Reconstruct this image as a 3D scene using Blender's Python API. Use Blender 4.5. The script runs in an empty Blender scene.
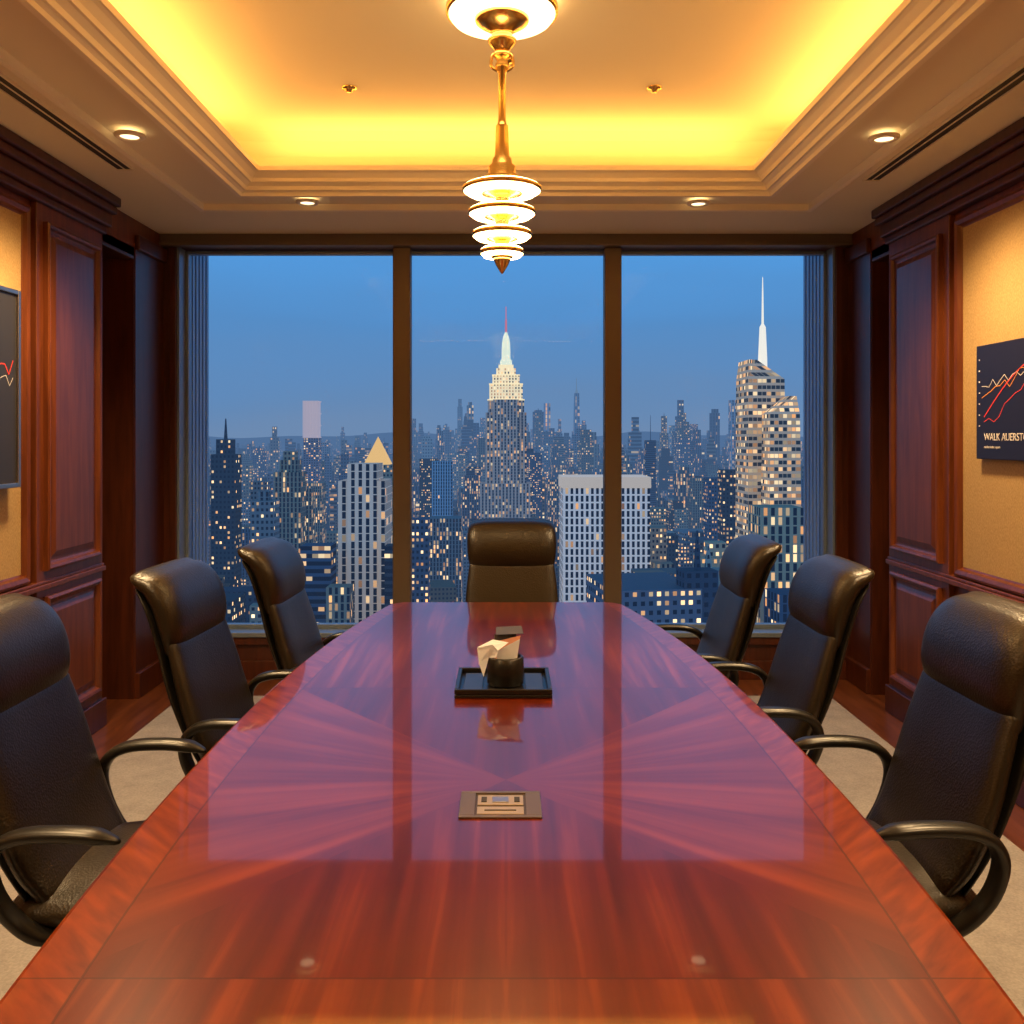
import bpy, bmesh, math, random
from mathutils import Vector, Matrix
random.seed(7)
scene = bpy.context.scene
try:
    scene.view_settings.view_transform = 'Standard'
except Exception:
    pass

# ------------------------------------------------------------------ helpers
def link(o):
    scene.collection.objects.link(o); return o

def mesh_obj(name, verts, faces, mat=None, parent=None, smooth=False, loc=None):
    me = bpy.data.meshes.new(name)
    me.from_pydata([tuple(v) for v in verts], [], faces)
    me.update()
    bm = bmesh.new(); bm.from_mesh(me)
    bmesh.ops.recalc_face_normals(bm, faces=bm.faces)
    bm.to_mesh(me); bm.free()
    if smooth:
        for p in me.polygons: p.use_smooth = True
    o = bpy.data.objects.new(name, me)
    if mat: me.materials.append(mat)
    if loc: o.location = loc
    if parent: o.parent = parent
    return link(o)

def empty(name, loc=(0,0,0), rotz=0):
    e = bpy.data.objects.new(name, None); e.location = loc; e.rotation_euler = (0,0,rotz)
    e.empty_display_size = .1
    return link(e)

def boxes(name, lst, mat, parent=None, bevel=0.0, loc=None):
    V=[];F=[]
    for (x0,x1,y0,y1,z0,z1) in lst:
        b=len(V)
        V += [(x0,y0,z0),(x1,y0,z0),(x1,y1,z0),(x0,y1,z0),(x0,y0,z1),(x1,y0,z1),(x1,y1,z1),(x0,y1,z1)]
        F += [tuple(b+i for i in f) for f in ((0,3,2,1),(4,5,6,7),(0,1,5,4),(1,2,6,5),(2,3,7,6),(3,0,4,7))]
    o = mesh_obj(name,V,F,mat,parent,loc=loc)
    if bevel:
        m=o.modifiers.new('bevel','BEVEL'); m.width=bevel; m.segments=3; m.limit_method='ANGLE'
    return o

def lathe(name, prof, mat, parent=None, seg=48, loc=None, smooth=True):
    V=[];F=[]
    n=len(prof)
    for i in range(seg):
        a=2*math.pi*i/seg
        for r,z in prof: V.append((r*math.cos(a),r*math.sin(a),z))
    for i in range(seg):
        j=(i+1)%seg
        for k in range(n-1):
            F.append((i*n+k,j*n+k,j*n+k+1,i*n+k+1))
    o=mesh_obj(name,V,F,mat,parent,loc=loc)
    bm=bmesh.new(); bm.from_mesh(o.data)
    bmesh.ops.remove_doubles(bm,verts=bm.verts,dist=1e-5)
    bmesh.ops.dissolve_degenerate(bm,edges=bm.edges,dist=1e-6)
    bmesh.ops.recalc_face_normals(bm,faces=bm.faces)
    bm.to_mesh(o.data); bm.free()
    if smooth:
        for p in o.data.polygons: p.use_smooth=True
    return o

def catmull(pts, n):
    P=[Vector(p) for p in pts]; out=[]
    P=[P[0]*2-P[1]]+P+[P[-1]*2-P[-2]]
    m=len(P)-3
    for s in range(n):
        t=s/(n-1)*m; i=min(int(t),m-1); u=t-i
        a,b,c,d=P[i],P[i+1],P[i+2],P[i+3]
        out.append(0.5*((2*b)+(c-a)*u+(2*a-5*b+4*c-d)*u*u+(3*b-a-3*c+d)*u**3))
    return out

def loft_pad(name, path, mat, parent=None, n=28, curv=0.0, ring=36, power=3.2, endround=3, curv_end=None):
    S=catmull([Vector(p) for p in path], n)
    V=[];F=[];rings=[]
    secs=[]
    for i,s in enumerate(S):
        a=S[max(i-1,0)]; b=S[min(i+1,n-1)]
        t=Vector((0,b[0]-a[0],b[1]-a[1])).normalized()
        nrm=Vector((0,t.z,-t.y))
        cu=curv if curv_end is None else curv+(curv_end-curv)*(i/(n-1))**2
        secs.append((Vector((0,s[0],s[1])),t,nrm,s[2],s[3],cu))
    def cap(sec,sgn):
        c,t,nn,w,th,cu=sec; r=[]
        for k in range(endround):
            a=(k+1)/(endround+0.0)*math.pi/2
            r.append((c+t*sgn*math.sin(a)*th*.5,t,nn,w-th*1.0*(1-math.cos(a)),th*max(math.cos(a),.03),cu))
        return r
    L=list(reversed(cap(secs[0],-1)))+secs+cap(secs[-1],1)
    for (c,t,nn,w,th,cu) in L:
        r=[]
        for k in range(ring):
            a=2*math.pi*k/ring
            ca,sa=math.cos(a),math.sin(a)
            px=math.copysign(abs(ca)**(2/power),ca)*w/2
            py=math.copysign(abs(sa)**(2/2.2),sa)*th/2
            q=c+nn*(py+cu*(px*px))+Vector((px,0,0))
            r.append(len(V)); V.append(q)
        rings.append(r)
    for a,b in zip(rings[:-1],rings[1:]):
        for k in range(ring):
            F.append((a[k],a[(k+1)%ring],b[(k+1)%ring],b[k]))
    F.append(tuple(reversed(rings[0]))); F.append(tuple(rings[-1]))
    return mesh_obj(name,V,F,mat,parent,smooth=True)

def sweep(name, pts, w, h, mat, parent=None, n=30, ring=14, closed=False, taper=None):
    C=catmull(pts,n); V=[];F=[];R=[]
    for i,c in enumerate(C):
        t=(C[min(i+1,n-1)]-C[max(i-1,0)]).normalized()
        side=Vector((1,0,0)); side=(side-t*side.dot(t)).normalized(); up=side.cross(t)
        r=[]
        ww,hh=w,h
        if taper:
            u=i/(n-1); q=min(1,.35+u*taper); ww*=q; hh*=q
            if i==0: ww*=.5; hh*=.5
        for k in range(ring):
            a=2*math.pi*k/ring
            ca,sa=math.cos(a),math.sin(a)
            r.append(len(V)); V.append(c+side*math.copysign(abs(ca)**.7,ca)*ww/2+up*math.copysign(abs(sa)**.8,sa)*hh/2)
        R.append(r)
    for a,b in zip(R[:-1],R[1:]):
        for k in range(ring): F.append((a[k],a[(k+1)%ring],b[(k+1)%ring],b[k]))
    F.append(tuple(reversed(R[0]))); F.append(tuple(R[-1]))
    return mesh_obj(name,V,F,mat,parent,smooth=True)

# ------------------------------------------------------------------ materials
def mat(name, col=(.5,.5,.5), rough=.5, metal=0, coat=0, emit=None, estr=0, coatrough=.05, spec=.5):
    m=bpy.data.materials.new(name); m.use_nodes=True
    b=m.node_tree.nodes['Principled BSDF']
    b.inputs['Base Color'].default_value=(*col,1); b.inputs['Roughness'].default_value=rough
    b.inputs['Metallic'].default_value=metal; b.inputs['Coat Weight'].default_value=coat
    b.inputs['Coat Roughness'].default_value=coatrough
    b.inputs['Specular IOR Level'].default_value=spec
    if emit:
        b.inputs['Emission Color'].default_value=(*emit,1); b.inputs['Emission Strength'].default_value=estr
        m.cycles.emission_sampling='NONE'
    return m
class N:
    def __init__(s,m): s.t=m.node_tree; s.b=s.t.nodes.get('Principled BSDF')
    def new(s,ty,**k):
        n=s.t.nodes.new(ty)
        for a,v in k.items(): setattr(n,a,v)
        return n
    def l(s,a,b): s.t.links.new(a,b)
    def math(s,op,a,b=None,c=None,clamp=False):
        n=s.new('ShaderNodeMath',operation=op); n.use_clamp=clamp
        for i,v in enumerate((a,b,c)):
            if v is None: continue
            if isinstance(v,(int,float)): n.inputs[i].default_value=v
            else: s.l(v,n.inputs[i])
        return n.outputs[0]
    def mixc(s,f,a,b):
        n=s.new('ShaderNodeMix',data_type='RGBA')
        for i,v in ((0,f),(6,a),(7,b)):
            if isinstance(v,(int,float)): n.inputs[i].default_value=v
            elif isinstance(v,tuple): n.inputs[i].default_value=(*v,1)
            else: s.l(v,n.inputs[i])
        return n.outputs[2]

def wood(name, c1, c2, scale=(14,14,1.2), rough=.38, coat=.12):
    m=mat(name,c1,rough,coat=coat,coatrough=.15); n=N(m)
    tc=n.new('ShaderNodeTexCoord'); mp=n.new('ShaderNodeMapping'); mp.inputs['Scale'].default_value=scale
    n.l(tc.outputs['Object'],mp.inputs[0])
    nz=n.new('ShaderNodeTexNoise'); nz.inputs['Scale'].default_value=2.2; nz.inputs['Detail'].default_value=8; nz.inputs['Distortion'].default_value=.6
    n.l(mp.outputs[0],nz.inputs['Vector'])
    r=n.new('ShaderNodeValToRGB'); r.color_ramp.elements[0].position=.3; r.color_ramp.elements[1].position=.72
    r.color_ramp.elements[0].color=(*c2,1); r.color_ramp.elements[1].color=(*c1,1)
    n.l(nz.outputs[0],r.inputs[0]); n.l(r.outputs[0],n.b.inputs['Base Color'])
    return m

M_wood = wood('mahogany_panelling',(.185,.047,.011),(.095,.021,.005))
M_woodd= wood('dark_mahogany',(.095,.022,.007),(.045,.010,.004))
M_floorwood = wood('floor_boards',(.18,.055,.02),(.08,.022,.01),scale=(10,1,10),rough=.3)
M_cream = mat('ceiling_plaster',(.87,.78,.58),.75)
M_trim = mat('plaster_moulding',(.93,.84,.66),.55)
M_bronze = mat('bronze_frame',(.17,.13,.095),.42,.35)
M_frame = mat('window_frame_metal',(.22,.28,.36),.4,.4)
M_black = mat('black_plastic',(.012,.011,.010),.32)
M_brass = mat('polished_brass',(.90,.62,.22),.26,1.0)
M_chrome= mat('brushed_steel',(.55,.50,.45),.3,1.0)
M_glow = mat('glowing_glass',(1,.9,.7),.4,emit=(1,.68,.30),estr=15)
M_glow.cycles.emission_sampling='AUTO'
M_glow2 = mat('glowing_canopy_glass',(1,.9,.7),.4,emit=(1,.70,.34),estr=5)
M_glow2.cycles.emission_sampling='AUTO'
M_spotglow = mat('downlight_lens',(1,.9,.7),.4,emit=(1,.74,.40),estr=3)
M_slot = mat('air_slot_black',(.03,.025,.02),.6)

M_leather=mat('black_leather',(.021,.0145,.008),.33,spec=.5); n=N(M_leather)
tc=n.new('ShaderNodeTexCoord'); v=n.new('ShaderNodeTexVoronoi'); v.inputs['Scale'].default_value=160
nz=n.new('ShaderNodeTexNoise'); nz.inputs['Scale'].default_value=7
bp=n.new('ShaderNodeBump'); bp.inputs['Strength'].default_value=.15; bp.inputs['Distance'].default_value=.005
n.l(tc.outputs['Object'],v.inputs['Vector']); n.l(tc.outputs['Object'],nz.inputs['Vector'])
n.l(n.math('ADD',v.outputs['Distance'],n.math('MULTIPLY',nz.outputs[0],3.0)),bp.inputs['Height']); n.l(bp.outputs[0],n.b.inputs['Normal'])

M_fabric=mat('woven_wallcovering',(.56,.38,.17),.85); n=N(M_fabric)
tc=n.new('ShaderNodeTexCoord'); nz=n.new('ShaderNodeTexNoise'); nz.inputs['Scale'].default_value=220
mpf=n.new('ShaderNodeMapping'); mpf.inputs['Scale'].default_value=(1,1,.45); n.l(tc.outputs['Object'],mpf.inputs[0])
n.l(mpf.outputs[0],nz.inputs['Vector'])
n.l(n.mixc(nz.outputs[0],(.27,.15,.045),(.66,.45,.19)),n.b.inputs['Base Color'])
M_carpet=mat('wool_carpet',(.5,.42,.34),.95); n=N(M_carpet)
tc=n.new('ShaderNodeTexCoord'); nz=n.new('ShaderNodeTexNoise'); nz.inputs['Scale'].default_value=9; nz.inputs['Detail'].default_value=6
nz2=n.new('ShaderNodeTexNoise'); nz2.inputs['Scale'].default_value=120
n.l(tc.outputs['Object'],nz.inputs['Vector']); n.l(tc.outputs['Object'],nz2.inputs['Vector'])
n.l(n.mixc(n.math('MULTIPLY_ADD',nz2.outputs[0],.6,n.math('MULTIPLY',nz.outputs[0],.5)),(.11,.10,.10),(.46,.42,.39)),n.b.inputs['Base Color'])

# glass
M_glass=bpy.data.materials.new('window_glass'); M_glass.use_nodes=True; n=N(M_glass)
n.t.nodes.remove(n.b); out=n.t.nodes['Material Output']
tr=n.new('ShaderNodeBsdfTransparent'); gl=n.new('ShaderNodeBsdfGlossy'); gl.inputs['Roughness'].default_value=.0
tr.inputs[0].default_value=(.97,.985,1,1)
fr=n.new('ShaderNodeFresnel'); fr.inputs[0].default_value=1.12
mx=n.new('ShaderNodeMixShader'); n.l(fr.outputs[0],mx.inputs[0]); n.l(tr.outputs[0],mx.inputs[1]); n.l(gl.outputs[0],mx.inputs[2]); n.l(mx.outputs[0],out.inputs[0])

# table veneer
TC=2.10
M_table=mat('polished_mahogany_veneer',(.3,.05,.01),.30,coat=.7,coatrough=.035,spec=.22); n=N(M_table)
tc=n.new('ShaderNodeTexCoord'); sp=n.new('ShaderNodeSeparateXYZ'); n.l(tc.outputs['Object'],sp.inputs[0])
uv=n.new('ShaderNodeUVMap'); uv.uv_map='UVMap'; su=n.new('ShaderNodeSeparateXYZ'); n.l(uv.outputs[0],su.inputs[0])
X=sp.outputs[0]; Y=n.math('SUBTRACT',sp.outputs[1],TC)
aX=n.math('ABSOLUTE',X); aY=n.math('ABSOLUTE',Y); U=n.math('ABSOLUTE',su.outputs[0])
ang=n.math('ARCTAN2',Y,aX); rad=n.math('SQRT',n.math('ADD',n.math('MULTIPLY',X,X),n.math('MULTIPLY',Y,Y)))
def grain(a,b,sa,sb,det=5,dist=.3):
    c=n.new('ShaderNodeCombineXYZ'); n.l(n.math('MULTIPLY',a,sa),c.inputs[0]); n.l(n.math('MULTIPLY',b,sb),c.inputs[1])
    z=n.new('ShaderNodeTexNoise'); z.inputs['Scale'].default_value=1; z.inputs['Detail'].default_value=det; z.inputs['Distortion'].default_value=dist
    n.l(c.outputs[0],z.inputs['Vector']); return z.outputs[0]
inrect=n.math('LESS_THAN',aY,.77)
g_rad=grain(ang,rad,8,.9,6); g_long=grain(aX,Y,22,1.3); g_end=grain(aX,Y,24,1.1)
g_bord=grain(n.math('ADD',aX,Y),n.math('SUBTRACT',aX,Y),5,26)
endtri=n.math('GREATER_THAN',n.math('MULTIPLY',aY,.86),aX)
def fmix(f,a,b):
    return n.math('ADD',n.math('MULTIPLY',n.math('SUBTRACT',1,f),a),n.math('MULTIPLY',f,b))
fade=n.math('MINIMUM',n.math('MULTIPLY',rad,1.6),.55)
side_=n.math('MULTIPLY_ADD',n.math('SUBTRACT',g_rad,.5),fade,.53)
half=lambda g,o: n.math('MULTIPLY_ADD',n.math('SUBTRACT',g,.5),.75,.5+o)
bright1=fmix(endtri,side_,half(g_end,-.08))
g2=fmix(inrect,half(g_long,-.02),bright1)
bord=n.math('GREATER_THAN',U,.875)
g3=fmix(bord,g2,n.math('ADD',n.math('MULTIPLY',g_bord,.5),.34))
r=n.new('ShaderNodeValToRGB'); e=r.color_ramp.elements; e[0].position=.15; e[0].color=(.04,.004,.001,1); e[1].position=.90; e[1].color=(.40,.075,.007,1)
x=e.new(.5); x.color=(.118,.0135,.0022,1)
n.l(g3,r.inputs[0])
s1=n.math('LESS_THAN',n.math('ABSOLUTE',n.math('SUBTRACT',aY,.77)),.002)
s2=n.math('LESS_THAN',n.math('ABSOLUTE',n.math('SUBTRACT',U,.875)),.003)
seam=n.math('MAXIMUM',s1,s2)
n.l(n.mixc(n.math('MULTIPLY',seam,.55),r.outputs[0],(.02,.004,.002)),n.b.inputs['Base Color'])

# ------------------------------------------------------------------ world (dusk sky)
w=bpy.data.worlds.new('dusk_sky'); scene.world=w; w.use_nodes=True; nt=w.node_tree
bg=nt.nodes['Background']; tc=nt.nodes.new('ShaderNodeTexCoord'); sp=nt.nodes.new('ShaderNodeSeparateXYZ'); rp=nt.nodes.new('ShaderNodeValToRGB')
nt.links.new(tc.outputs['Generated'],sp.inputs[0])
ma=nt.nodes.new('ShaderNodeMath'); ma.operation='MULTIPLY'; ma.inputs[1].default_value=2.0
nzw=nt.nodes.new('ShaderNodeTexNoise'); nzw.inputs['Scale'].default_value=2.5
mpw=nt.nodes.new('ShaderNodeMapping'); mpw.inputs['Scale'].default_value=(1,1,5); nt.links.new(tc.outputs['Generated'],mpw.inputs[0]); nt.links.new(mpw.outputs[0],nzw.inputs['Vector'])
ma2=nt.nodes.new('ShaderNodeMath'); ma2.operation='MULTIPLY_ADD'; ma2.inputs[1].default_value=.18
nt.links.new(sp.outputs[2],ma.inputs[0]); nt.links.new(nzw.outputs[0],ma2.inputs[0]); nt.links.new(ma.outputs[0],ma2.inputs[2]); nt.links.new(ma2.outputs[0],rp.inputs[0])
e=rp.color_ramp.elements
e[0].position=.07; e[0].color=(.17,.265,.43,1); e[1].position=.56; e[1].color=(.090,.36,.80,1)
x=e.new(.17); x.color=(.135,.26,.47,1); x=e.new(.34); x.color=(.098,.275,.57,1)
nt.links.new(rp.outputs[0],bg.inputs[0]); bg.inputs[1].default_value=1.0

# ------------------------------------------------------------------ room dims
HX=2.2; YW=5.77; YB=-2.4; ZC=2.84
boxes('floor',[(-2.7,2.7,YB-.2,6.0,-.2,0)],M_floorwood)
boxes('carpet',[(-1.92,1.92,YB+.3,5.35,0,.012)],M_carpet)
boxes('wall_back',[(-2.7,2.7,YB-.2,YB,0,3.3)],M_wood)

LX,LY0,LY1=1.28,-1.4,4.65
def rectloop(o,z): return [(-LX-o,LY0-o,z),(LX+o,LY0-o,z),(LX+o,LY1+o,z),(-LX-o,LY1+o,z)]
def loops_mesh(name,loops,mat,fill_last=False):
    V=[];F=[]
    for lp in loops: V+=lp
    for i in range(len(loops)-1):
        for k in range(4):
            a=i*4; b=(i+1)*4; F.append((a+k,a+(k+1)%4,b+(k+1)%4,b+k))
    if fill_last: F.append(tuple((len(loops)-1)*4+k for k in range(4)))
    return mesh_obj(name,V,F,mat)
room=[(-2.7,YB-.2,ZC),(2.7,YB-.2,ZC),(2.7,6.0,ZC),(-2.7,6.0,ZC)]
loops_mesh('ceiling',[room,rectloop(.44,ZC),rectloop(.44,ZC+.022),rectloop(.14,ZC+.022),rectloop(.20,ZC+.10),rectloop(.34,ZC+.12),rectloop(.34,3.10),rectloop(.28,3.17),rectloop(.20,3.2)],M_cream,True)
boxes('ceiling_slab',[(-2.7,2.7,YB-.2,6.0,3.24,3.34)],M_cream)
prof=[(.15,ZC+.022),(.15,ZC-.012),(.125,ZC-.012),(.12,ZC+.004),(.105,ZC+.012),(.092,ZC+.012),(.085,ZC+.03),(.062,ZC+.044),(.05,ZC+.044),(.045,ZC+.062),(.022,ZC+.082),(.008,ZC+.088),(0,ZC+.088),(0,ZC+.115),(.03,ZC+.115),(.15,ZC+.115)]
loops_mesh('trim_1',[rectloop(o,z) for o,z in prof],M_trim)
prof=[(.455,ZC+.003),(.455,ZC-.012),(.445,ZC-.016),(.425,ZC-.012),(.42,ZC+.022)]
loops_mesh('trim_2',[rectloop(o,z) for o,z in prof],M_trim)

for sx,ye in ((-1,4.32),(1,4.5)):
    xc=sx*1.83
    e=empty('air_vent',(xc,0,ZC))
    boxes('slot',[(-.036,.036,.3,ye,-.004,.002)],M_slot,e)
    boxes('slot_rails',[(-.044,-.036,.294,ye+.006,-.01,.002),(.036,.044,.294,ye+.006,-.01,.002),(-.003,.003,.3,ye,-.007,.002),(-.044,.044,ye,ye+.006,-.01,.002),(-.044,.044,.294,.3,-.01,.002)],M_cream,e)

# ------------------------------------------------------------------ panelled side walls
def panel(name,side,xface,y0,y1,z0,z1,prof,mat,matfill=None,par=None):
    V=[];F=[]
    for ins,pr in prof:
        x=xface-side*pr
        V+=[(x,y0+ins,z0+ins),(x,y1-ins,z0+ins),(x,y1-ins,z1-ins),(x,y0+ins,z1-ins)]
    for i in range(len(prof)-1):
        for k in range(4): F.append((i*4+k,i*4+(k+1)%4,(i+1)*4+(k+1)%4,(i+1)*4+k))
    F.append(tuple((len(prof)-1)*4+k for k in range(4)))
    o=mesh_obj(name,V,F,mat,par)
    if matfill:
        o.data.materials.append(matfill)
        best=max(o.data.polygons,key=lambda p:p.area); best.material_index=1
    return o
RAISED=[(0,0),(0,.022),(.012,.028),(.024,.024),(.032,.010),(.042,.006),(.055,.006),(.085,.018)]
FABR=[(0,0),(0,.028),(.014,.036),(.032,.030),(.040,.014),(.048,.010)]
def side_wall(side,r0,r1,p0,nm):
    xf=side*HX
    root=empty('wall_'+nm)
    def bx(n,l,m,b=0):
        L=[(min(a*side,c*side),max(a*side,c*side),y0,y1,z0,z1) for (a,c,y0,y1,z0,z1) in l]
        return boxes(n,L,m,root,bevel=b)
    T=.5
    bx('wall_core',[(HX,HX+T,YB,r0,0,3.3),(HX+.3,HX+T,r0,r1,0,3.3),(HX,HX+T,r1,YW,0,3.3),(HX,HX+.3,r0,r1,2.62,3.3)],M_wood)
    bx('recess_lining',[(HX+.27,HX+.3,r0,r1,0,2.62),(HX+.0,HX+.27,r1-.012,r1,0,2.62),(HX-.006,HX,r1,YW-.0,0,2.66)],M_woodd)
    y=r0; bay=1.50; pier=r0-p0
    k=0; PR=.03
    while y-pier>YB:
        a=y-pier
        bx('pier_%d'%k,[(HX-PR,HX,a,y,.0,ZC)],M_wood,.004)
        panel('pier_upper_panel_%d'%k,side,xf-side*PR,a+.06,y-.06,.92,2.56,RAISED,M_wood,par=root)
        panel('pier_lower_panel_%d'%k,side,xf-side*PR,a+.06,y-.06,.20,.80,RAISED,M_wood,par=root)
        b=max(a-bay,YB)
        if a-b>.4:
            panel('fabric_bay_%d'%k,side,xf,b+.05,a-.05,.88,2.60,FABR,M_wood,M_fabric,par=root)
            panel('bay_lower_panel_%d'%k,side,xf,b+.06,a-.06,.20,.78,RAISED,M_wood,par=root)
        y=b; k+=1
    bx('dado_rail',[(HX-.05,HX,YB,r0+.0,.835,.86),(HX-.04,HX,YB,r0,.86,.875)],M_wood,.004)
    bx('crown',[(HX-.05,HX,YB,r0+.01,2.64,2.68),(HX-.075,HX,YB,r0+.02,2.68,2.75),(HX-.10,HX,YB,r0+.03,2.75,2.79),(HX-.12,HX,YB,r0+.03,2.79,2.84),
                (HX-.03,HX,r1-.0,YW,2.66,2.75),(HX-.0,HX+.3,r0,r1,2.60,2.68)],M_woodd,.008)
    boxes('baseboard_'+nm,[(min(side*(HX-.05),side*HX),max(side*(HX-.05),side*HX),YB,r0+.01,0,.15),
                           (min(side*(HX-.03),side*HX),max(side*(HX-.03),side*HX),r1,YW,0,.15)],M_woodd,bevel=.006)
side_wall(-1,4.84,5.33,4.16,'left')
side_wall(1,5.10,5.42,4.41,'right')

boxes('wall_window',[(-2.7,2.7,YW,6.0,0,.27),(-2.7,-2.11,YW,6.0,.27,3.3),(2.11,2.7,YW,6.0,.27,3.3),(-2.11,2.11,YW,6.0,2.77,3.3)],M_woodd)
boxes('windowsill',[(-2.11,2.11,YW-.03,6.0,.27,.30)],M_frame,bevel=.004)
boxes('trim_3',[(-2.2,2.2,YW-.06,YW,2.77,2.84),(-2.2,2.2,YW-.075,YW,2.765,2.785)],M_bronze,bevel=.004)
boxes('baseboard_window',[(-2.2,2.2,YW-.025,YW,0,.12),(-2.2,2.2,YW-.02,YW,.22,.27)],M_woodd,bevel=.004)
boxes('trim_4',[(-2.155,-2.11,YW-.02,YW,.27,2.765),(2.11,2.155,YW-.02,YW,.27,2.765)],M_woodd,bevel=.004)
boxes('trim_5',[(-2.11,-2.095,YW,6.0,.30,2.77),(2.095,2.11,YW,6.0,.30,2.77)],M_frame,bevel=.002)
mull=[(-.727,-.612),(.632,.742)]
for i,(a,b) in enumerate(mull):
    boxes('window_mullion' if i==0 else 'window_mullion.001',[(a,b,YW+.0,YW+.10,.30,2.765),(a+.03,b-.03,YW+.1,YW+.2,.30,2.765)],M_bronze,bevel=.006)
xs=[(-2.095,-.70),(-.64,.66),(.715,2.095)]
for i,(a,b) in enumerate(xs):
    e=empty('window_%d'%(i+1),(0,0,0))
    boxes('glass',[(a+.01,b-.01,YW+.13,YW+.14,.31,2.75)],M_glass,e)
    boxes('sash',[(a,a+.02,YW+.11,YW+.17,.30,2.765),(b-.02,b,YW+.11,YW+.17,.30,2.765),(a,b,YW+.11,YW+.17,.30,.325),(a,b,YW+.11,YW+.17,2.745,2.765)],M_frame,e,bevel=.003)
M_pier=mat('facade_metal',(.30,.40,.52),.5,.1)
for s in (-1,1):
    L=[]
    for k in range(5):
        y0=6.01+k*.07
        L.append((min(s*2.095,s*2.13),max(s*2.095,s*2.13),y0+.012,y0+.05,-3,5))
    L.append((min(s*2.11,s*2.7),max(s*2.11,s*2.7),6.01,6.35,-3,5))
    boxes('facade_pier' if s<0 else 'facade_pier.001',L,M_pier)

# ------------------------------------------------------------------ lights
def area(name,loc,rot,sx,sy,p,col,parent=None):
    l=bpy.data.lights.new(name,'AREA'); l.shape='RECTANGLE'; l.size=sx; l.size_y=sy; l.energy=p; l.color=col
    o=bpy.data.objects.new(name,l); o.location=loc; o.rotation_euler=rot
    if parent: o.parent=parent
    return link(o)
cv=(1,.47,.11)
zc=ZC+.135
cove=empty('cove_light')
ledx=LX+.24
for s in (-1,1):
    area('cove_led',(s*ledx,(LY0+LY1)/2,zc),(math.pi,math.radians(s*-42),0),.05,LY1-LY0,27,cv,cove)
area('cove_led',(0,LY1+.24,zc),(math.radians(180+42),0,0),2*LX,.05,11,cv,cove)
area('cove_led',(0,LY0-.24,zc),(math.radians(180-42),0,0),2*LX,.05,11,cv,cove)

def downlight(x,y,z=ZC,p=130,rs=.12,lamp=True):
    e=empty('recessed_downlight',(x,y,z))
    lathe('trim_ring',[(.038,-.002),(.042,-.010),(.058,-.010),(.064,-.004),(.064,.004)],M_trim,e,32)
    lathe('lens',[(0,-.004),(.039,-.004),(.039,.002)],M_spotglow,e,32)
    if not lamp: return
    l=bpy.data.lights.new('spot','SPOT'); l.energy=p; l.color=(1,.66,.32); l.spot_size=math.radians(130); l.spot_blend=.8; l.shadow_soft_size=rs
    o=bpy.data.objects.new('lamp',l); o.location=(0,0,-.03); o.parent=e; link(o)
for x,y in ((-1.61,3.85),(-1.09,4.94),(1.06,4.96),(1.63,3.88),(-1.61,2.3),(1.63,2.3),(-1.61,.7),(1.63,.7)):  # nearer pairs are additional lamps, out of view, to light the room
    downlight(x,y,p=205,rs=.12,lamp=y<4.5)
for x,y in ((-.74,4.25),(.70,4.25),(0,3.95)):
    lathe('sprinkler_head',[(0,-.022),(.014,-.022),(.016,-.010),(.032,-.008),(.036,-.002),(.036,0)],M_brass,None,24,loc=(x,y,3.2))

# pendant chandelier
ch=empty('pendant_chandelier',(-.015,3.4,0))
PZ=3.2
def disc(z,R,hub):
    lathe('glass_disc',[(hub,z-.006),(R*.6,z-.018),(R*.88,z-.018),(R,z-.006),(R*1.0,z+.010),(R*.9,z+.016),(hub,z+.016)],M_glow,ch,40)
    lathe('brass_dish',[(hub*.9,z-.036),(hub*1.0,z-.032),(R*.32,z-.026),(R*.50,z-.021),(R*.55,z-.017),(hub,z-.010)],M_brass,ch,64)
    lathe('brass_rim',[(R*.995,z-.008),(R*1.03,z-.006),(R*1.035,z+.006),(R*1.0,z+.009)],M_brass,ch,64)
    lathe('brass_cap',[(hub,z+.034),(R*.45,z+.028),(R*.62,z+.017),(hub,z+.012)],M_brass,ch,64)
disc(2.485,.145,.03); disc(2.398,.124,.028); disc(2.315,.110,.026); disc(2.248,.080,.022)
lathe('canopy_disc',[(.05,PZ-.06),(.13,PZ-.075),(.19,PZ-.07),(.205,PZ-.05),(.205,PZ-.035),(.19,PZ-.02),(.05,PZ-.02)],M_glow2,ch,40)
lathe('canopy',[(0,PZ-.20),(.018,PZ-.20),(.032,PZ-.185),(.05,PZ-.165),(.055,PZ-.15),(.035,PZ-.135),(.045,PZ-.12),(.075,PZ-.10),(.10,PZ-.085),(.105,PZ-.073),(.06,PZ-.06),(.05,PZ+.0)],M_brass,ch)
lathe('canopy_rim',[(.2,PZ-.055),(.212,PZ-.052),(.212,PZ-.03),(.2,PZ-.028)],M_brass,ch,64)
lathe('stem',[(0,2.165),(.006,2.17),(.012,2.18),(.024,2.20),(.03,2.215),(.034,2.222),(.022,2.232),(.02,2.25),(.026,2.285),(.028,2.33),(.024,2.35),(.03,2.37),(.028,2.41),(.024,2.44),(.032,2.46),(.03,2.50),(.07,2.515),(.068,2.53),(.05,2.545),(.052,2.57),(.040,2.58),(.036,2.60),(.028,2.61),(.026,2.66),(.024,2.72),(.024,2.725),(.018,2.73),(.014,2.75),(.014,2.93),(.024,2.94),(.026,2.955),(.018,2.97),(.030,2.985),(.030,3.0),(.014,3.01)],M_brass,ch)
for sx in (-1,1):
    sweep('scroll',[(sx*.012,0,2.93),(sx*.040,0,2.95),(sx*.036,0,2.99),(sx*.008,0,3.008)],.012,.012,M_brass,ch,n=16,ring=8)

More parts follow.
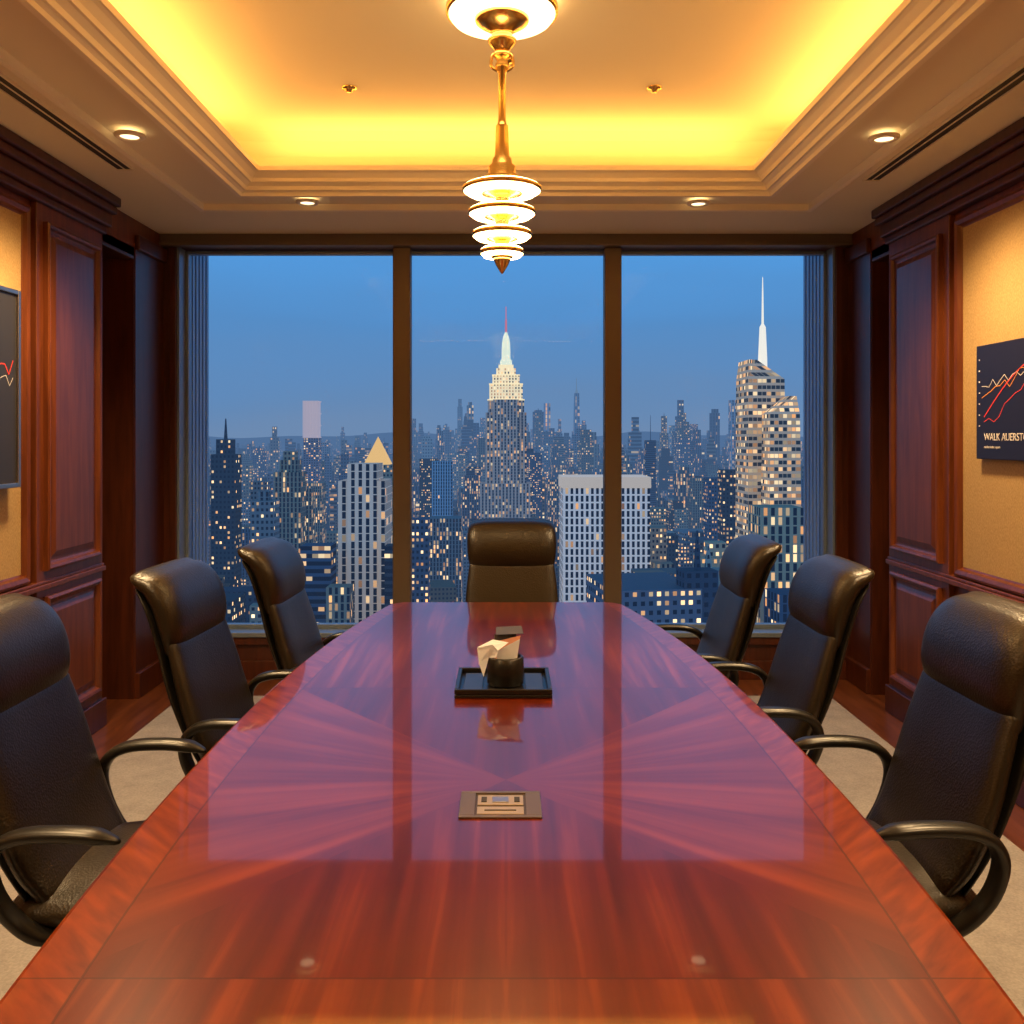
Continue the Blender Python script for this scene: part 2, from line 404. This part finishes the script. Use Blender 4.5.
# ------------------------------------------------------------------ table
tb=empty('conference_table')
YC,HL=2.26,2.11; ZT=.75
def tw(y):
    t=abs((y-YC)/HL); w_=.765-.215*t**2.2
    e=HL-abs(y-YC); R=.07
    if e<R: w_-=R-math.sqrt(max(R*R-(R-e)**2,0))
    return w_
ys=[YC-HL+HL*(1-math.cos(math.pi*i/120)) for i in range(121)]
me=bpy.data.meshes.new('table_top'); bm=bmesh.new(); uvl=bm.loops.layers.uv.new('UVMap')
NC=12; G=[]
for y in ys:
    yi=YC+(y-YC)*(HL-.012)/HL
    ww=tw(y)-.012
    G.append([bm.verts.new((ww*(2*j/NC-1),yi,ZT)) for j in range(NC+1)])
uvof={}
for r_ in G:
    for j,v_ in enumerate(r_): uvof[v_]=(2*j/NC-1,v_.co.y-TC)
for a,b in zip(G[:-1],G[1:]):
    for j in range(NC): bm.faces.new((a[j],a[j+1],b[j+1],b[j]))
bound=[r_[NC] for r_ in G]+list(reversed(G[-1][:-1]))+[r_[0] for r_ in reversed(G[:-1])]+list(G[0][1:-1])
prev=bound
for off,z in ((.008,ZT-.004),(.012,ZT-.012),(.012,ZT-.030),(.006,ZT-.038),(-.02,ZT-.042),(-.025,ZT-.055)):
    cur=[]
    for v_ in bound:
        y=v_.co.y; x=v_.co.x
        cy=YC+(y-YC)*(HL+off-.012)/(HL-.012)
        sxx=x+ (off if x>0 else -off)*(1 if abs(uvof[v_][0])>.99 else abs(uvof[v_][0]))
        nv=bm.verts.new((sxx,cy,z)); uvof[nv]=uvof[v_]; cur.append(nv)
    m_=len(bound)
    for k in range(m_): bm.faces.new((prev[k],prev[(k+1)%m_],cur[(k+1)%m_],cur[k]))
    prev=cur
bm.faces.new(prev)
bmesh.ops.recalc_face_normals(bm,faces=bm.faces)
for f in bm.faces:
    for lp in f.loops: lp[uvl].uv=uvof[lp.vert]
bm.to_mesh(me); bm.free(); me.materials.append(M_table)
to=bpy.data.objects.new('table_top',me); to.parent=tb; link(to)
boxes('pedestals',[(-.30,.30,1.0,1.10,.03,.70),(-.30,.30,3.3,3.4,.03,.70),(-.05,.05,1.1,3.3,.15,.60),(-.36,.36,.94,1.16,.012,.05),(-.36,.36,3.24,3.46,.012,.05)],M_woodd,tb,bevel=.008)

pm=empty('table_power_module',(-.012,1.955,ZT))
boxes('frame',[(-.088,.088,-.07,-.058,0,.004),(-.088,.088,.058,.07,0,.004),(-.088,-.055,-.058,.058,0,.004),(.055,.088,-.058,.058,0,.004)],mat('satin_bronze',(.22,.17,.13),.4,.8),pm,bevel=.001)
boxes('well',[(-.055,.055,-.058,.058,0,.0012)],mat('well_dark',(.10,.07,.04),.4,.5),pm)
boxes('socket_plate',[(-.05,.05,-.004,.048,0,.003),(-.05,.05,-.05,-.012,0,.0025)],mat('socket_plate',(.50,.40,.26),.35,.6),pm,bevel=.001)
boxes('sockets',[(-.018,.018,.008,.036,.0028,.0045)],M_chrome,pm,bevel=.001)
boxes('socket_slots',[(-.042,-.030,.010,.036,.0028,.0042),(.030,.042,.010,.036,.0028,.0042),(-.034,.034,-.034,-.030,.0022,.0035)],M_slot,pm)

tr_=empty('desk_tray',(-.008,2.885,ZT))
boxes('tray',[(-.15,.15,-.135,.135,0,.012),(-.15,.15,-.135,-.122,.012,.028),(-.15,.15,.122,.135,.012,.028),(-.15,-.137,-.122,.122,.012,.028),(.137,.15,-.122,.122,.012,.028)],M_black,tr_,bevel=.003)
boxes('inner_pad',[(-.125,-.065,-.1,.1,.012,.018),(.068,.125,-.1,.1,.012,.018)],mat('tray_pad',(.03,.03,.035),.3),tr_,bevel=.002)
cup=empty('note_holder_cup',(-.002,2.87,ZT+.0122))
lathe('cup',[(0,0),(.052,0),(.058,.006),(.060,.05),(.058,.088),(.053,.092),(.048,.088),(.046,.03),(0,.028)],M_black,cup,48)
M_paper=mat('paper',(.80,.88,1.0),.6); M_papero=mat('orange_paper',(.80,.40,.28),.6); M_paperg=mat('grey_card',(.07,.07,.085),.5)
def sheet(name,pts,mat_,par,th=.0015):
    V=[Vector(p) for p in pts]; nrm=(V[1]-V[0]).cross(V[2]-V[0]).normalized()*th
    k=len(V); VV=V+[v_+nrm for v_ in V]
    F=[tuple(range(k)),tuple(reversed(range(k,2*k)))]+[(i,(i+1)%k,(i+1)%k+k,i+k) for i in range(k)]
    return mesh_obj(name,VV,F,mat_,par)
sheet('note_1',[(-.052,-.050,.096),(-.030,-.054,.097),(-.022,-.050,.118),(-.040,-.052,.138),(-.088,-.056,.128),(-.082,-.062,.080),(-.068,-.064,.040)],M_paper,cup)
sheet('note_2',[(-.02,-.03,.03),(.028,-.03,.03),(.046,-.028,.150),(-.03,-.034,.112)],M_paper,cup)
sheet('note_3',[(-.03,.00,.03),(.030,.0,.03),(.048,.0,.155),(-.045,.0,.132)],M_papero,cup)
sheet('note_4',[(-.088,-.052,.129),(-.022,-.049,.119),(.010,-.026,.138),(-.040,-.020,.146)],M_paper,cup)
sheet('card',[(-.03,.0,.156),(.058,.0,.160),(.052,.06,.172),(-.03,.06,.168)],M_paperg,cup)
sheet('card_2',[(-.04,.01,.03),(.03,.01,.03),(.035,.012,.158),(-.035,.012,.156)],M_paperg,cup)

# ------------------------------------------------------------------ chairs
def build_chair():
    parts=[]
    parts.append(loft_pad('backrest',[(-.15,.45,.42,.075),(-.205,.53,.455,.085),(-.25,.64,.475,.085),(-.285,.76,.465,.080),(-.315,.865,.44,.072)],M_leather,curv=.42,n=26))
    parts.append(loft_pad('headrest',[(-.320,.862,.43,.075),(-.322,.92,.455,.105),(-.338,.99,.465,.112),(-.368,1.045,.46,.100),(-.410,1.075,.44,.070)],M_leather,curv=.34,curv_end=.0,n=24,power=3.6))
    parts.append(loft_pad('back_shell',[(-.19,.43,.38,.03),(-.255,.56,.44,.035),(-.315,.72,.46,.035),(-.352,.86,.43,.035),(-.385,.98,.43,.035),(-.415,1.04,.40,.03)],M_black,curv=.42,curv_end=0,n=24))
    parts.append(loft_pad('seat',[(.27,.405,.44,.07),(.20,.445,.49,.10),(.0,.445,.50,.11),(-.15,.44,.46,.10),(-.2,.44,.42,.07)],M_leather,curv=0,n=20))
    for sx in (-1,1):
        x=sx*.285
        parts.append(sweep('armrest',[(x,.07,.638),(x+sx*.004,.02,.652),(x+sx*.006,-.06,.658),(x+sx*.004,-.15,.652),(x,-.205,.625),(x-sx*.006,-.225,.57),(x-sx*.015,-.20,.49),(x-sx*.04,-.14,.415),(sx*.19,-.08,.385)],.052,.030,M_black,n=44,taper=5))
    parts.append(boxes('seat_plate',[(-.20,.20,-.14,.16,.375,.395)],M_black,bevel=.006))
    parts.append(lathe('gas_column',[(0,.09),(.03,.09),(.03,.22),(.018,.225),(.018,.36),(.045,.365),(.05,.38),(0,.38)],M_black,seg=24))
    for k in range(5):
        a=2*math.pi*k/5+.3
        c,s_=math.cos(a),math.sin(a)
        w_=.022
        P=[(0,-w_*1.3,.07),(.30,-w_*.7,.055),(.30,w_*.7,.055),(0,w_*1.3,.07),(0,-w_*1.3,.115),(.30,-w_*.7,.080),(.30,w_*.7,.080),(0,w_*1.3,.115)]
        P=[(p[0]*c-p[1]*s_,p[0]*s_+p[1]*c,p[2]) for p in P]
        o=mesh_obj('base_leg',P,[(0,3,2,1),(4,5,6,7),(0,1,5,4),(1,2,6,5),(2,3,7,6),(3,0,4,7)],M_chrome)
        b=o.modifiers.new('b','BEVEL'); b.width=.006; b.segments=2
        parts.append(o)
        cs=lathe('caster',[(0,-.022),(.02,-.022),(.028,-.014),(.028,.014),(.02,.022),(0,.022)],M_black,seg=20)
        cs.rotation_euler=(math.pi/2,0,a); cs.location=(.30*c,.30*s_,.029)
        parts.append(cs)
    return parts
parts=build_chair()
def place(x,y,ang,first=False,sz=1.0):
    e=empty('office_chair',(x,y,.012),ang); e.scale=(1,1,sz)
    for p in parts:
        if first: q=p
        else:
            q=p.copy(); scene.collection.objects.link(q)
        q.parent=e
R=math.radians
def chair_by_back(xb,yb,face,first=False,sz=1.0):
    fx,fy=math.cos(face),math.sin(face)
    place(xb+fx*.37,yb+fy*.37,face-math.pi/2,first,sz)
chair_by_back(.03,4.72,R(-90),True)
chair_by_back(-1.29,2.27,R(0),sz=1.01); chair_by_back(-1.12,3.07,R(-4)); chair_by_back(-.98,3.74,R(-3))
chair_by_back(1.25,2.30,R(180+1),sz=1.01); chair_by_back(1.15,3.17,R(180+0)); chair_by_back(1.06,3.88,R(180+0))

# ------------------------------------------------------------------ wall pictures
M_navy=mat('print_navy',(.012,.010,.025),.45); M_red=mat('print_red',(.75,.05,.03),.5,emit=(.8,.06,.03),estr=.25); M_white=mat('print_white',(.85,.8,.75),.5); M_org=mat('print_orange',(.9,.35,.05),.5)  # red print is given a weak glow of its own
def strip(name,pts,x,wd,mat_,par,nx):
    V=[];F=[]
    for i in range(len(pts)-1):
        a=Vector(pts[i]); b=Vector(pts[i+1]); d=(b-a).normalized(); p=Vector((-d.y,d.x))*wd/2
        k=len(V)
        for q in (a-p,b-p,b+p,a+p): V.append((x,q.x,q.y))
        F.append((k,k+1,k+2,k+3))
    return mesh_obj(name,V,F,mat_,par)
pr=empty('stock_chart_poster',(0,0,0))
xf=HX-.012
boxes('panel',[(xf-.03,xf+.0,3.35,4.13,1.45,1.965)],M_navy,pr,bevel=.003)
xs_=xf-.0315
def jag(y0,y1,z0,z1,n_,amp,seed):
    rr=random.Random(seed); return [(y0+(y1-y0)*i/n_, z0+(z1-z0)*(i/n_)**1.2+rr.uniform(-amp,amp)) for i in range(n_+1)]
arc=[(4.06-.030*i, 1.64+.24*math.sin(min(i,13)/13*1.35)) for i in range(20)]
strip('red_line',arc,xs_,.005,M_red,pr,1)
strip('red_line_2',jag(4.06,3.4,1.60,2.02,16,.02,2)[:11],xs_,.003,M_red,pr,1)
strip('orange_line',jag(4.08,3.4,1.72,1.98,18,.025,5)[:12],xs_,.003,M_org,pr,1)
strip('white_line',jag(4.08,3.4,1.78,1.90,22,.02,9),xs_,.0025,M_white,pr,1)
for k in range(7): strip('tick',[(4.105,1.60+k*.05),(4.095,1.60+k*.05)],xs_,.006,M_white,pr,1)
def text(s,loc,rot,size,mat_,par):
    c=bpy.data.curves.new('caption','FONT'); c.body=s; c.size=size; c.extrude=.0005; c.materials.append(mat_)
    o=bpy.data.objects.new('caption',c); o.location=loc; o.rotation_euler=rot; o.parent=par; return link(o)
text('WALK AUERSTOE',(xs_,4.06,1.535),(math.pi/2,0,-math.pi/2),.046,M_white,pr)
text('market index report',(xs_,4.06,1.50),(math.pi/2,0,-math.pi/2),.016,M_white,pr)
pl=empty('framed_chart',(0,0,0)); xl=-HX+.012
boxes('panel',[(xl,xl+.05,3.1,3.93,1.35,2.17)],mat('print_dark_grey',(.03,.028,.03),.45),pl,bevel=.003)
boxes('frame',[(xl,xl+.06,3.08,3.1,1.33,2.19),(xl,xl+.06,3.93,3.95,1.33,2.19),(xl,xl+.06,3.1,3.93,1.33,1.35),(xl,xl+.06,3.1,3.93,2.17,2.19)],M_chrome,pl,bevel=.003)
strip('red_line',jag(3.2,3.9,1.75,1.86,22,.04,3),xl+.0515,.005,M_red,pl,1)
strip('white_line',jag(3.2,3.9,1.70,1.80,26,.03,4),xl+.0515,.003,M_white,pl,1)

# ------------------------------------------------------------------ city
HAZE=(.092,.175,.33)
def haze_out(n,shader,k=3900.0,mx_=.95):  # aerial haze painted into the material: blue emission mixed in with distance
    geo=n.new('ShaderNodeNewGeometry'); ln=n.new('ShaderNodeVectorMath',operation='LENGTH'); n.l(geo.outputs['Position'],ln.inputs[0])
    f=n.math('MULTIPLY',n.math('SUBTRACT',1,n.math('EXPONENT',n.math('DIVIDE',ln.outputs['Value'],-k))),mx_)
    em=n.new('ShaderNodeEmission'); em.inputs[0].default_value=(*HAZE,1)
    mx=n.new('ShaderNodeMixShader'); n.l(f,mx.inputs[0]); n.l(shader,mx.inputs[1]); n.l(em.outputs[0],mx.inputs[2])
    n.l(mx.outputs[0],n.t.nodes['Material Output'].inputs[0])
def facade(name,u0,u1,v0,v1,glass=(.02,.03,.055),es=1.2,base_em=0.0,bcol=(1,.62,.32)):
    m=mat(name,(.3,.3,.3),.8,spec=.1); n=N(m); m.cycles.emission_sampling='NONE'
    uv=n.new('ShaderNodeUVMap'); uv.uv_map='UVMap'; s=n.new('ShaderNodeSeparateXYZ'); n.l(uv.outputs[0],s.inputs[0])
    at=n.new('ShaderNodeAttribute'); at.attribute_name='Col'
    fu=n.math('FRACT',s.outputs[0]); fv=n.math('FRACT',s.outputs[1])
    mk=n.math('MULTIPLY',n.math('MULTIPLY',n.math('GREATER_THAN',fu,u0),n.math('LESS_THAN',fu,u1)),n.math('MULTIPLY',n.math('GREATER_THAN',fv,v0),n.math('LESS_THAN',fv,v1)))
    c=n.new('ShaderNodeCombineXYZ'); n.l(n.math('FLOOR',s.outputs[0]),c.inputs[0]); n.l(n.math('FLOOR',s.outputs[1]),c.inputs[1])
    wn=n.new('ShaderNodeTexWhiteNoise'); wn.noise_dimensions='3D'; n.l(c.outputs[0],wn.inputs['Vector'])
    ns=n.new('ShaderNodeTexNoise'); ns.inputs['Scale'].default_value=.16; n.l(c.outputs[0],ns.inputs['Vector'])
    thr=n.math('MULTIPLY',at.outputs['Alpha'],n.math('MULTIPLY',ns.outputs[0],2.0))
    lit=n.math('LESS_THAN',wn.outputs['Value'],thr)
    n.l(n.mixc(mk,at.outputs['Color'],glass),n.b.inputs['Base Color'])
    sc=n.new('ShaderNodeSeparateColor'); n.l(wn.outputs['Color'],sc.inputs[0])
    litf=n.math('MULTIPLY',mk,lit)
    pw=n.math('POWER',sc.outputs[2],1.8)
    n.l(n.mixc(litf,bcol,n.mixc(sc.outputs[1],(1,.42,.11),(1,.76,.42))),n.b.inputs['Emission Color'])
    est=n.math('MULTIPLY',litf,n.math('MULTIPLY_ADD',pw,es,es*.25))
    if base_em: est=n.math('ADD',est,n.math('MULTIPLY',n.math('SUBTRACT',1,mk),base_em))  # wall between windows glows by itself, painted stand-in for city floodlight
    n.l(est,n.b.inputs['Emission Strength'])
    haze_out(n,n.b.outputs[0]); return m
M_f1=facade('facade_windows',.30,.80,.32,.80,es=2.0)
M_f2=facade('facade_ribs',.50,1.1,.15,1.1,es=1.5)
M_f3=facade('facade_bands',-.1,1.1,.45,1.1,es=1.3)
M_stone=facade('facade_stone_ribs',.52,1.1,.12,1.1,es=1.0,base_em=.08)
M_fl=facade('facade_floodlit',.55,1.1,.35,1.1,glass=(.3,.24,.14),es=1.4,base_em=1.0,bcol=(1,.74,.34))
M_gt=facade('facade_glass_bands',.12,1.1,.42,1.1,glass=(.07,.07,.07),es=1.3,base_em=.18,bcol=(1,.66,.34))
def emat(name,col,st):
    m=mat(name,(.25,.22,.18),.8,emit=col,estr=st); n=N(m); haze_out(n,n.b.outputs[0]); return m  # surface's own emission stands in for floodlight on stone, roofs and spires
M_flood=emat('floodlit_stone',(1,.80,.42),1.2); M_gold=emat('floodlit_gilded_roof',(1,.55,.08),.9); M_beacon=emat('lit_crown',(.92,.72,.82),.50)
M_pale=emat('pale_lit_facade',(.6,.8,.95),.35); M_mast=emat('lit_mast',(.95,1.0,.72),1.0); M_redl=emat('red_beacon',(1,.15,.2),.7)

class City:
    def __init__(s): s.V=[];s.F=[];s.UV=[];s.C=[]
    def prism(s,base,top,z0,z1,col,lit,cw=4,ch=4,topc=None):
        k=len(s.V); m=len(base); ou=random.randint(0,900)
        s.V+=[(x,y,z0) for x,y in base]+[(x,y,z1) for x,y in top]
        u=ou
        for i in range(m):
            j=(i+1)%m; L=math.dist(base[i],base[j]); nu=max(1,round(L/cw)); nv=max(1,round((z1-z0)/ch))
            s.F.append((k+i,k+j,k+m+j,k+m+i)); s.UV+=[(u,0),(u+nu,0),(u+nu,nv),(u,nv)]; s.C+=[(*col,lit)]*4; u+=nu+7
        s.F.append(tuple(k+m+i for i in range(m))); s.UV+=[(0,0)]*m
        tc_=topc or tuple(c*.5 for c in col); s.C+=[(*tc_,0)]*m
    def box(s,x0,x1,y0,y1,z0,z1,col,lit,cw=4,ch=4,rot=0,taper=1):
        cx,cy=(x0+x1)/2,(y0+y1)/2; P=[(x0,y0),(x1,y0),(x1,y1),(x0,y1)]
        c,q=math.cos(rot),math.sin(rot)
        P=[(cx+(x-cx)*c-(y-cy)*q, cy+(x-cx)*q+(y-cy)*c) for x,y in P]
        T=[(cx+(x-cx)*taper,cy+(y-cy)*taper) for x,y in P]
        s.prism(P,T,z0,z1,col,lit,cw,ch)
    def build(s,name,mat_,parent=None):
        me=bpy.data.meshes.new(name); me.from_pydata(s.V,[],s.F); me.update()
        me.uv_layers.new(name='UVMap'); me.color_attributes.new('Col','FLOAT_COLOR','CORNER')
        me.uv_layers['UVMap'].data.foreach_set('uv',[float(c) for t in s.UV for c in t])
        me.attributes['Col'].data.foreach_set('color',[float(c) for t in s.C for c in t])
        me.update()
        me.materials.append(mat_); o=bpy.data.objects.new(name,me); o.parent=parent; return link(o)
G0=-260
stone=(.62,.54,.46)
sk=empty('art_deco_skyscraper',(0,1200,0))
C=City()
C.box(-34,34,-20,40,G0,-60,stone,.3,4.4,4); C.box(-27,27,-10,30,-60,34,stone,.3,4.5,4); C.box(-17,17,-15,35,-60,51,stone,.3,4.25,4)
C.box(-24,24,-10,30,34,51,stone,.4,4.4,4)
C.build('shaft',M_stone,sk)
C=City(); C.box(-22,22,-9,28,51,72,(.9,.75,.5),.6,4,4); C.box(-18,18,-7,26,72,84,(.9,.75,.5),.7,4,4); C.box(-13,13,-3,20,84,93,(.9,.75,.5),.8,4,4)
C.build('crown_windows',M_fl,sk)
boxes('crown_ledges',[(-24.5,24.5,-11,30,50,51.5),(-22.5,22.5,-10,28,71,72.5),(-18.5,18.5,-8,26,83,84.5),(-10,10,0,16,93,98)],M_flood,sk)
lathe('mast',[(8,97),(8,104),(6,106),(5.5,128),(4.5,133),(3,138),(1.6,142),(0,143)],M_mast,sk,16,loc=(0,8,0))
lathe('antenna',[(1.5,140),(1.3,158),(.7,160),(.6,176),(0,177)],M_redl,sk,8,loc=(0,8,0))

gt=empty('glass_tower_with_spire')
C=City(); gc=(.55,.47,.36)
C.prism([(134,500),(158,500),(158,530),(134,530)],[(135,502),(156,504),(156,528),(135,528)],G0,34,gc,.55,3.2,3.6)
C.prism([(135,502),(156,504),(156,528),(135,528)],[(136,504),(141,506),(141,526),(136,526)],34,45,gc,.8,3,3.6)
C.prism([(141,484),(162,484),(162,520),(139,520)],[(143,488),(160,490),(160,520),(143,520)],G0,14,gc,.6,3.2,3.6)
C.prism([(143,488),(160,490),(160,520),(143,520)],[(155,492),(159.5,494),(159,518),(155,518)],14,24,gc,.85,3,3.6)
C.build('tower',M_gt,gt)
lathe('spire',[(2.8,36),(2.6,46),(1.8,64),(.7,66),(.45,82),(.22,92),(0,93)],emat('lit_spire',(1,.92,.76),1.0),gt,6,loc=(146,512,0),smooth=False)

wt=empty('white_slab_tower')
C=City(); wc=(.88,.82,.76)
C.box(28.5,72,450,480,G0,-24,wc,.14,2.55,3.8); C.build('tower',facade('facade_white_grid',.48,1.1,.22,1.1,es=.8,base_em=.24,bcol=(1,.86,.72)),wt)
boxes('parapet',[(28,72.5,449.5,480.5,-24,-18.5)],emat('floodlit_white_parapet',(1,.84,.70),.42),wt)
st=empty('stone_tower'); C=City(); sc_=(.78,.66,.54)
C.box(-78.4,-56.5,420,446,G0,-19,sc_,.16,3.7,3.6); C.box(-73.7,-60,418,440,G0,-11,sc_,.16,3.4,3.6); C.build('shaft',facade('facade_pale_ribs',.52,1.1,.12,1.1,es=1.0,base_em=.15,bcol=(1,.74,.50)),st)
gp=empty('gold_pyramid_tower'); C=City(); C.box(-112,-88,700,724,G0,-20,(.45,.38,.28),.5,2.6,3.4); C.build('shaft',M_f1,gp)
mesh_obj('pyramid_roof',[(-111,701,-20),(-91,701,-20),(-91,721,-20),(-111,721,-20),(-101,711,2)],[(0,1,4),(1,2,4),(2,3,4),(3,0,4),(3,2,1,0)],M_gold,gp)
C=City(); A=City(); B=City()
def H(c,x0,x1,d,zt,col,lit,cw=2.6,ch=3.4,dep=None,taper=1):
    dep=dep or (x1-x0); c.box(x0,x1,d,d+dep,G0,zt,col,lit,cw,ch,taper=taper)
blue=(.10,.15,.23); dk=(.06,.075,.10); tan=(.48,.36,.26); gr=(.30,.30,.31)
H(A,-155,-137,600,-22,tan,.2); H(A,-152,-140,604,-14,tan,.1); H(C,-150,-142,606,-8,tan,.1)
H(A,-74,-54,900,-23,(.50,.68,.82),.03); H(C,-197,-181,600,-10,dk,.18); H(C,-194,-184,602,0,dk,.15); C.box(-190,-188,606,608,0,14,dk,0,taper=.3)
H(C,-182,-170,640,-30,gr,.3); H(A,-168,-156,720,-40,tan,.3); H(C,-142,-129,500,-34,gr,.25); H(A,-139,-133,504,-29,gr,.1)
H(B,-91.5,-78,400,-47,blue,.15); H(A,-76,-66,380,-62,tan,.25); H(B,-54,-44,400,-47,dk,.2); H(C,-53,-43,500,-44,blue,.4); H(C,-98,-88,620,-40,gr,.3)
H(C,168,182,700,-24,dk,.5); H(B,233,250,1500,-4,blue,.1); H(B,239,244,1502,38,blue,0,taper=.1); H(A,74.5,84,450,-62,tan,.35); H(C,88,100,560,-55,tan,.3)
H(A,98.8,116,350,-26,(.60,.46,.30),.45,3,3.6); H(C,77.7,103,380,-62,(.72,.56,.38),.6,2.6,3.4); H(C,83,98,384,-50,(.72,.56,.38),.6,2.6,3.4); H(C,87,95,388,-44,(.72,.56,.38),.6,2.6,3.4)
H(A,409,458,5500,270,(.35,.5,.6),.4,20,20,taper=.6); H(A,190,222,4500,170,(.55,.7,.8),.6,20,20); H(C,-220,-165,4500,120,blue,.2,taper=.5)
H(A,750,786,3000,125,(.6,.65,.7),.4,10,10); H(C,610,640,3000,45,(.5,.35,.4),.4); H(B,-62,-40,1400,-45,blue,.25); H(C,-125,-100,1300,-30,dk,.35)
H(C,30,60,1500,-25,blue,.3); H(A,60,85,1300,-60,gr,.3); H(C,180,200,800,-35,blue,.3); H(C,205,235,900,-55,gr,.3); H(A,-230,-205,1000,-50,tan,.3)
H(C,140,160,900,-70,tan,.4); H(C,118,134,700,-75,dk,.4); H(A,-115,-96,430,-88,tan,.3); H(C,-150,-128,420,-75,dk,.3); H(A,-60,-35,700,-62,gr,.3)
bk=empty('lit_crown_tower'); D=City(); D.box(-338,-313,1500,1525,G0,0,(.4,.3,.35),.3); D.build('shaft',M_f1,bk)
boxes('crown',[(-337,-314,1501,1524,0,60)]+[(-338+k*5-.8,-338+k*5+.8,1499.5,1501,0,62) for k in range(6)]+[(-338,-313,1499,1526,z,z+2) for z in (0,20,40,60)],M_beacon,bk)
ct=empty('city_buildings')
lathe('antenna_mast',[(10,270),(3,300),(2,360),(0,362)],M_pale,ct,8,loc=(433,5525,0))
KEEP=[(-40,40,1170,1250),(128,172,475,540),(24,76,440,490),(-84,-52,405,455),(-116,-84,690,735),(-345,-305,1480,1540)]
for i in range(9500):
    q_=random.random()
    d=300*math.exp(random.random()*math.log(9000/300)) if q_<.5 else (random.uniform(900,4000) if q_<.8 else random.uniform(3500,12000))
    b=random.uniform(-.60,.60); x=b*d
    wv=random.uniform(13,34)
    h=random.uniform(20,85)+ (random.random()**4)*130
    if d<1150 and abs(x)<45: continue
    if any(a_-wv<x<b_+wv and c_-wv*1.5<d<d_+wv*.5 for a_,b_,c_,d_ in KEEP): continue
    if d>2500: h+= (random.random()**6)*150; wv*=1.4
    if d>3800:
        cl=math.exp(-((b-.02)/.07)**2)+.8*math.exp(-((b+.06)/.04)**2)+.5*math.exp(-((b-.24)/.05)**2)
        h+=cl*random.random()**2*240
    hc=1e9
    if d<1300: hc=260-.105*d; h=min(h+random.random()**2*50, hc)
    if d<700 : hc=260-.165*d; h=min(h,hc)
    if h<12: h=12
    g=random.choice([tan,tan,gr,blue,dk,stone,(.48,.28,.2),(.20,.22,.28),(.36,.36,.38)]); k=random.uniform(.5,1.2); g=tuple(c*k for c in g)
    cs=2.8 if d<900 else (3.6 if d<1500 else (6 if d<3000 else 11))
    T_=random.choice([C,C,C,A,A,B])
    rot=random.uniform(-.08,.08)+.12
    lf=random.uniform(.03,.45)
    y1=d+wv*random.uniform(.7,1.4)
    T_.box(x-wv/2,x+wv/2,d,y1,G0,G0+h,g,lf,cs,cs*1.15,rot)
    if random.random()<.5 and h>30:
        h2=G0+min(h+random.uniform(3,.22*h),hc+6); s_=random.uniform(.25,.4)
        T_.box(x-wv*s_,x+wv*s_,d+wv*.15,d+wv*.6,G0+h,h2,g,lf,cs,cs*1.15,rot)
        if random.random()<.3 and d<4000: T_.box(x-wv*.05,x+wv*.05,d+wv*.3,d+wv*.4,h2,h2+random.uniform(5,14),g,0,cs,cs,rot,taper=.3)
C.build('city_blocks',M_f1,ct); A.build('ribbed_blocks',M_f2,ct); B.build('banded_blocks',M_f3,ct)
M_gr=mat('city_streets',(.03,.035,.05),.9); n=N(M_gr); M_gr.cycles.emission_sampling='NONE'
geo=n.new('ShaderNodeNewGeometry'); vo=n.new('ShaderNodeTexVoronoi'); vo.inputs['Scale'].default_value=.03; n.l(geo.outputs['Position'],vo.inputs['Vector'])
n.b.inputs['Emission Color'].default_value=(1,.50,.16,1); n.l(n.math('MULTIPLY',n.math('LESS_THAN',vo.outputs['Distance'],.22),2.2),n.b.inputs['Emission Strength'])
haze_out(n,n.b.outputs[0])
mesh_obj('city_ground',[(-20000,60,G0),(20000,60,G0),(20000,24000,G0),(-20000,24000,G0)],[(0,1,2,3)],M_gr)
V=[];F=[]; K=90
for i in range(K+1):
    x=-16000+32000*i/K; h=G0+300+50*math.sin(i*.37)+30*math.sin(i*.83+1)+(60 if x>2500 else 0)*(.5+.5*math.sin(i*.3))
    V+=[(x,20000,G0),(x,20600,h)]
for i in range(K): F.append((2*i,2*i+2,2*i+3,2*i+1))
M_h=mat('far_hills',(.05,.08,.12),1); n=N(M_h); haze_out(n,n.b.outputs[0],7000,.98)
mesh_obj('distant_hills',V,F,M_h,smooth=True)

# ------------------------------------------------------------------ camera
cam=bpy.data.cameras.new('camera'); co=bpy.data.objects.new('camera',cam); link(co)
co.location=(0,0,1.55); co.rotation_euler=(math.pi/2,0,0)
cam.sensor_width=36; cam.lens=36*900/1024; cam.shift_x=6/1024; cam.shift_y=-75/1024
cam.clip_start=.05; cam.clip_end=60000
scene.camera=co
